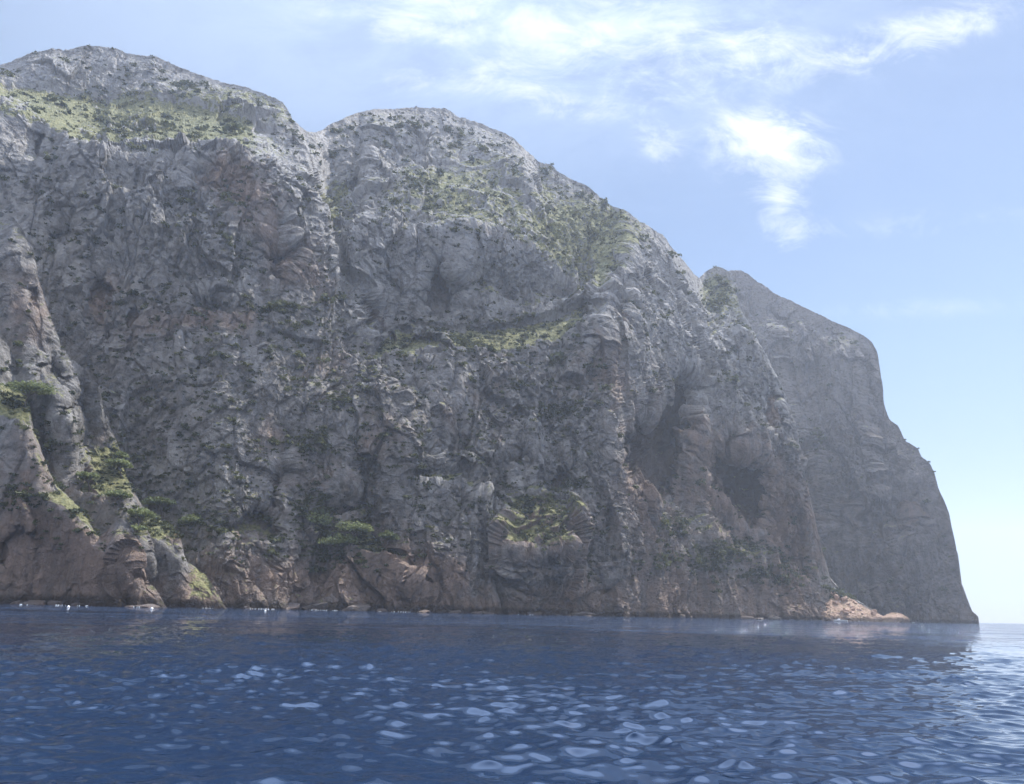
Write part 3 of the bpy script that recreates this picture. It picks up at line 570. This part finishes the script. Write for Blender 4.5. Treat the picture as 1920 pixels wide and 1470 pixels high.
for k in range(30):
    for _ in range(60):
        j = int(rs.integers(4, S['X'].shape[1]-8)); i = int(rs.integers(1, 48))
        if S['P'][i, j, 2] > 5 and S['PX'][i, j] < 1655: break
    else: continue
    o = bpy.data.objects.new('boulder', BM[k % 6]); COL.objects.link(o); r = rs.uniform(.9, 2.4)*(1.2 if k < 10 else .9)
    o.location = S['P'][i, j]+S['N'][i, j]*r*.25; o.scale = (r, r, r*rs.uniform(.8, 1.1)); o.rotation_euler = (rs.uniform(-.4, .4), rs.uniform(-.4, .4), rs.uniform(0, 6.28))
    o['label'] = ('large ' if r > 1.8 else 'small ')+'pale pink boulder on the '+('left' if S['PX'][i, j] < 1575 else 'middle' if S['PX'][i, j] < 1610 else 'right')+(' upper' if S['PY'][i, j] < 1138 else ' lower')+' part of the sunlit rock slope'; o['category'] = 'boulder'; o['group'] = 'boulders on the pink rock slope'

def shore(x0, x1, n, dfun, label, group):
    for k in range(n):
        x = rs.uniform(x0, x1); D_ = dfun(x)*rs.uniform(.975, .998); p = at(x, 1140, D_); r = (rs.uniform(.8, 2.6) if k % 4 else rs.uniform(2.5, 4.2))*D_/380
        o = bpy.data.objects.new('shore_rock', SM[k % 6]); COL.objects.link(o); o.location = (p[0], p[1], rs.uniform(-.3, .15)*r)
        o.scale = (r*rs.uniform(1.1, 1.9), r, r*rs.uniform(.6, 1.1)); o.rotation_euler = (rs.uniform(-.3, .3), rs.uniform(-.3, .3), rs.uniform(0, 6.28)); o['label'] = ('large ' if k % 4 == 0 else 'small ')+label+', '+('far left', 'middle', 'far right')[min(2, int(3*(x-x0)/(x1-x0)))]; o['category'] = 'rock'; o['group'] = group
M_SHORE = rock_material('shore_rock', .8, False, 0, ((.075, .052, .042), (.17, .115, .088)))
SM = []
for k in range(6):
    m_ = BM[k].copy(); m_.name = 'shore_rock'; m_.materials.clear(); m_.materials.append(M_SHORE); SM.append(m_)
shore(5, 300, 16, lambda x: float(pl([(0, 309), (200, 281), (310, 271)], x)), 'dark wet rock at the waterline below the nearest cliff at the left', 'shore rocks below the nearest cliff')
shore(425, 860, 24, lambda x: float(pl(BASE_M, x)), 'dark reddish rock at the waterline below the pines', 'shore rocks between the spur and the middle wall')
shore(860, 1530, 22, lambda x: float(pl(BASE_M, x)), 'dark brown rock at the waterline below the big cave hollows', 'shore rocks below the cave hollows')

# ------------------------------------------------------------------ small white boat, floats, foam
def plain(name, col, rough=.4):
    m = bpy.data.materials.new(name); m.use_nodes = True; b = m.node_tree.nodes['Principled BSDF']; b.inputs['Base Color'].default_value = (*col, 1); b.inputs['Roughness'].default_value = rough; return m
M_WHITE = plain('white_gelcoat', (.85, .85, .84)); M_GLASS = plain('dark_glass', (.03, .04, .05), .1); M_FOAM = plain('foam_white', (.85, .88, .9), .7)
def boat(x, D_):
    p = at(x, HOR(x)+F*CAMZ/D_, D_); root = bpy.data.objects.new('motorboat', None); COL.objects.link(root); root.location = (p[0], p[1], 0); root.rotation_euler = (0, 0, R(152))
    root['label'] = 'small white motorboat lying on the water below the pink rock slope'; root['category'] = 'boat'
    def part(nm, bm, m):
        me = bpy.data.meshes.new(nm); bm.to_mesh(me); bm.free(); me.materials.append(m); o = bpy.data.objects.new(nm, me); COL.objects.link(o); o.parent = root
    L, bw = 8.6, 1.3; bm = bmesh.new(); secs = []
    for k in range(11):
        u = k/10; xx = -L/2+L*u; w = bw*(1-max(0, (u-.55)/.45)**2*.97); zt = .75+.35*u*u; kz = -.35+.45*max(0, u-.7)/.3
        secs.append([bm.verts.new(v) for v in ((xx, -w, zt), (xx, -w*.86, .15), (xx, 0, kz), (xx, w*.86, .15), (xx, w, zt), (xx, w*.8, zt-.05), (xx, -w*.8, zt-.05))])
    for a, b in zip(secs[:-1], secs[1:]):
        for q in range(7): bm.faces.new((a[q], a[(q+1) % 7], b[(q+1) % 7], b[q]))
    bm.faces.new(secs[0]); bm.faces.new(secs[-1][::-1]); bmesh.ops.recalc_face_normals(bm, faces=bm.faces); part('hull', bm, M_WHITE)
    bm = bmesh.new(); v = [bm.verts.new(c) for c in ((.2, -.8, .7), (2.4, -.6, .8), (2.4, .6, .8), (.2, .8, .7), (.3, -.7, 1.7), (1.4, -.55, 1.75), (1.4, .55, 1.75), (.3, .7, 1.7))]
    for f in ((0, 1, 2, 3), (4, 7, 6, 5), (0, 4, 5, 1), (1, 5, 6, 2), (2, 6, 7, 3), (3, 7, 4, 0)): bm.faces.new([v[k] for k in f])
    bmesh.ops.recalc_face_normals(bm, faces=bm.faces); bmesh.ops.bevel(bm, geom=bm.edges[:], offset=.08, segments=2, affect='EDGES'); part('cabin', bm, M_WHITE)
    bm = bmesh.new(); v = [bm.verts.new(c) for c in ((2.25, -.5, .95), (2.25, .5, .95), (1.52, .45, 1.66), (1.52, -.45, 1.66))]
    w = [bm.verts.new(q.co+Vector((.05, 0, .05))) for q in v]; bm.faces.new(v[::-1]); bm.faces.new(w)
    for k in range(4): bm.faces.new((v[k], v[(k+1) % 4], w[(k+1) % 4], w[k]))
    part('windscreen', bm, M_GLASS)
boat(1576, 600)
def buoy(x, D_, r, label):
    p = at(x, 1140, D_); bm = bmesh.new(); bmesh.ops.create_uvsphere(bm, u_segments=16, v_segments=12, radius=r)
    for v in bm.verts:
        if v.co.z > r*.75: v.co.z = r*.75+(v.co.z-r*.75)*1.6; v.co.x *= .6; v.co.y *= .6
    bm.faces.ensure_lookup_table(); me = bpy.data.meshes.new('buoy'); bm.to_mesh(me); bm.free(); me.materials.append(M_WHITE)
    for f in me.polygons: f.use_smooth = True
    o = bpy.data.objects.new('buoy', me); COL.objects.link(o); o.location = (p[0], p[1], r*.35); o['label'] = label; o['category'] = 'buoy'; o['group'] = 'white buoys along the shore'
buoy(128, 205, .30, 'white buoy floating off the nearest cliff, leftmost of the buoys')
buoy(285, 200, .31, 'white buoy floating off the tip of the left spur')
buoy(498, 215, .26, 'small white buoy floating off the dark cliff foot right of the spur')
def foam():
    V_ = []
    for x0, x1, n, D_ in ((580, 632, 26, 352), (465, 515, 22, 330), (100, 165, 12, 272), (250, 262, 10, 270), (700, 770, 10, 350), (1600, 1630, 6, 655), (1705, 1712, 4, 660), (950, 1000, 6, 380), (20, 50, 3, 268), (380, 400, 6, 300)):
        for _ in range(n):
            x = rs.uniform(x0, x1); p = at(x, 1140, D_*rs.uniform(.985, 1.0)); c = np.array([p[0], p[1], .12]); a = rs.uniform(.1, .4); h = rs.uniform(.03, .18)
            V_.append(np.array([c+[-a, 0, 0], c+[0, -a*.7, h*.4], c+[a, 0, 0], c+[0, a*.5, h]])); V_.append(np.array([c+[-a*.6, .1, -.1], c+[a*.6, .1, -.1], c+[a*.4, .1, h], c+[-a*.5, .1, h*.8]]))
    o = bpy.data.objects.new('foam', quads_mesh('foam', np.concatenate(V_), M_FOAM)); COL.objects.link(o); o['kind'] = 'stuff'; o['label'] = 'flecks of white foam along the foot of the cliffs'
foam()

# ------------------------------------------------------------------ the sea
def sea():
    rows = []
    # photo rows from well below the frame up to the horizon, then polar distance
    for k in np.concatenate([np.arange(700, 372, -6), np.arange(372, 2.2, -.5)]): rows.append(CAMZ*F*1.0/k)
    rows = np.array(rows+[1700, 2300, 3200, 4500, 6200]); nr = len(rows)
    fine = np.linspace(R(-40), R(40), 1700); az = np.concatenate([R(np.arange(-180, -42, 3.)) if False else np.radians(np.arange(-180, -41, 3.)), fine, np.radians(np.arange(43, 181, 3.))])
    r = rows[:, None]; X = r*np.sin(az)[None]; Y = r*np.cos(az)[None]; Z = np.zeros_like(X); DX = Z.copy(); DY = Z.copy()
    dr = np.gradient(rows)[:, None]
    rng = np.random.default_rng(4)
    n = 210; lam = np.exp(rng.uniform(math.log(.13), math.log(3.2), n)); lam[:5] = rng.uniform(3.5, 8, 5)
    th = rng.normal(R(256), R(36), n)
    inside = (np.abs(az) < R(40.5))[None]
    for L, t in zip(lam, th):
        k = 2*math.pi/L; slope = .039*(1.0 if L > .26 else (L/.26)**.8)*(1 if L < .5 else (.5/L)**1.0)
        a = slope/k; kx, ky = k*math.cos(t), k*math.sin(t); ph = rng.uniform(0, 6.28)
        w = sstep(L/np.maximum(dr*abs(math.cos(t-math.pi/2))+r*(R(80)/1700), 1e-3), 1.3, 2.6)
        arg = kx*X+ky*Y+ph; Z += a*w*np.cos(arg); s = a*w*np.sin(arg)*.8
        DX -= s*math.cos(t); DY -= s*math.sin(t)
    gust = .55+.75*sstep(fbm(np.stack([X/9., Y/9., X*0], -1), 1., 3), -.4, .5)
    lost = sstep(np.broadcast_to(dr, Z.shape), .3, 2.2)
    Z *= inside*gust; P = np.stack([X+DX*inside*gust, Y+DY*inside*gust, Z], -1)
    c = np.zeros((1, P.shape[1], 3)); P = np.concatenate([c+np.array([0, 0, -.3]), P], 0); lost = np.concatenate([lost[:1], lost], 0)
    m = bpy.data.materials.new('sea_water'); m.use_nodes = True; t = NT(m.node_tree); t.n.clear()
    co = t.new('ShaderNodeTexCoord').outputs['Object']
    bs = t.new('ShaderNodeBsdfPrincipled', i_Roughness=.025, i_IOR=1.34)
    shal = t.noise(co, .02, 2)
    t.put(bs.inputs['Base Color'], t.mix(shal, (.006, .017, .042), (.007, .021, .050)))
    h = t.m('ADD', t.m('MULTIPLY', t.noise(t.scalev(co, (.6, 1.3, 1), (0, 0, R(-12))), 1.9, 3, .6, .3), .085), t.m('MULTIPLY', t.noise(t.scalev(co, (.55, 1.3, 1), (0, 0, R(-16))), .5, 3, .5, .2), .24))
    h = t.m('ADD', h, t.m('MULTIPLY', t.noise(t.scalev(co, (.45, 1.3, 1), (0, 0, R(-10))), .13, 4, .6, .2), 1.3))
    rp = t.new('ShaderNodeAttribute', attribute_name='ripple').outputs['Fac']
    paws = t.ss(t.noise(t.scalev(co, (.5, 1, 1), (0, 0, R(-14))), .045, 4, .6, .5), .36, .64, .5, 2.1)
    h = t.m('MULTIPLY', h, t.m('MULTIPLY', t.m('ADD', .06, t.m('MULTIPLY', rp, 1.5)), paws))
    h2 = t.m('MULTIPLY', t.noise(co, 6, 2, .5), .0008)
    bp = t.new('ShaderNodeBump', i_Strength=1, i_Distance=1.0); t.put(bp.inputs['Height'], t.m('ADD', h, h2)); t.l.new(bp.outputs[0], bs.inputs['Normal'])
    o = t.new('ShaderNodeOutputMaterial'); t.l.new(bs.outputs[0], o.inputs[0])
    return mesh_grid('sea', P, m, dict(ripple=lost))
sea()

# ------------------------------------------------------------------ haze over the whole scene
def haze():
    me = bpy.data.meshes.new('haze'); b = 6400; zt = 720; zb = -12
    v = [(x, y, z) for z in (zb, zt) for x, y in ((-b, -b), (b, -b), (b, b), (-b, b))]
    me.from_pydata(v, [], [(3, 2, 1, 0), (4, 5, 6, 7), (0, 1, 5, 4), (1, 2, 6, 5), (2, 3, 7, 6), (3, 0, 4, 7)])
    m = bpy.data.materials.new('hazy_air'); m.use_nodes = True; t = NT(m.node_tree); t.n.clear()
    v_ = t.new('ShaderNodeVolumePrincipled'); v_.inputs['Color'].default_value = (.80, .88, 1, 1)
    v_.inputs['Density'].default_value = .00013; v_.inputs['Anisotropy'].default_value = .35
    o = t.new('ShaderNodeOutputMaterial'); t.l.new(v_.outputs[0], o.inputs['Volume']); me.materials.append(m)
    ob = bpy.data.objects.new('haze', me); COL.objects.link(ob); ob['kind'] = 'stuff'
haze()
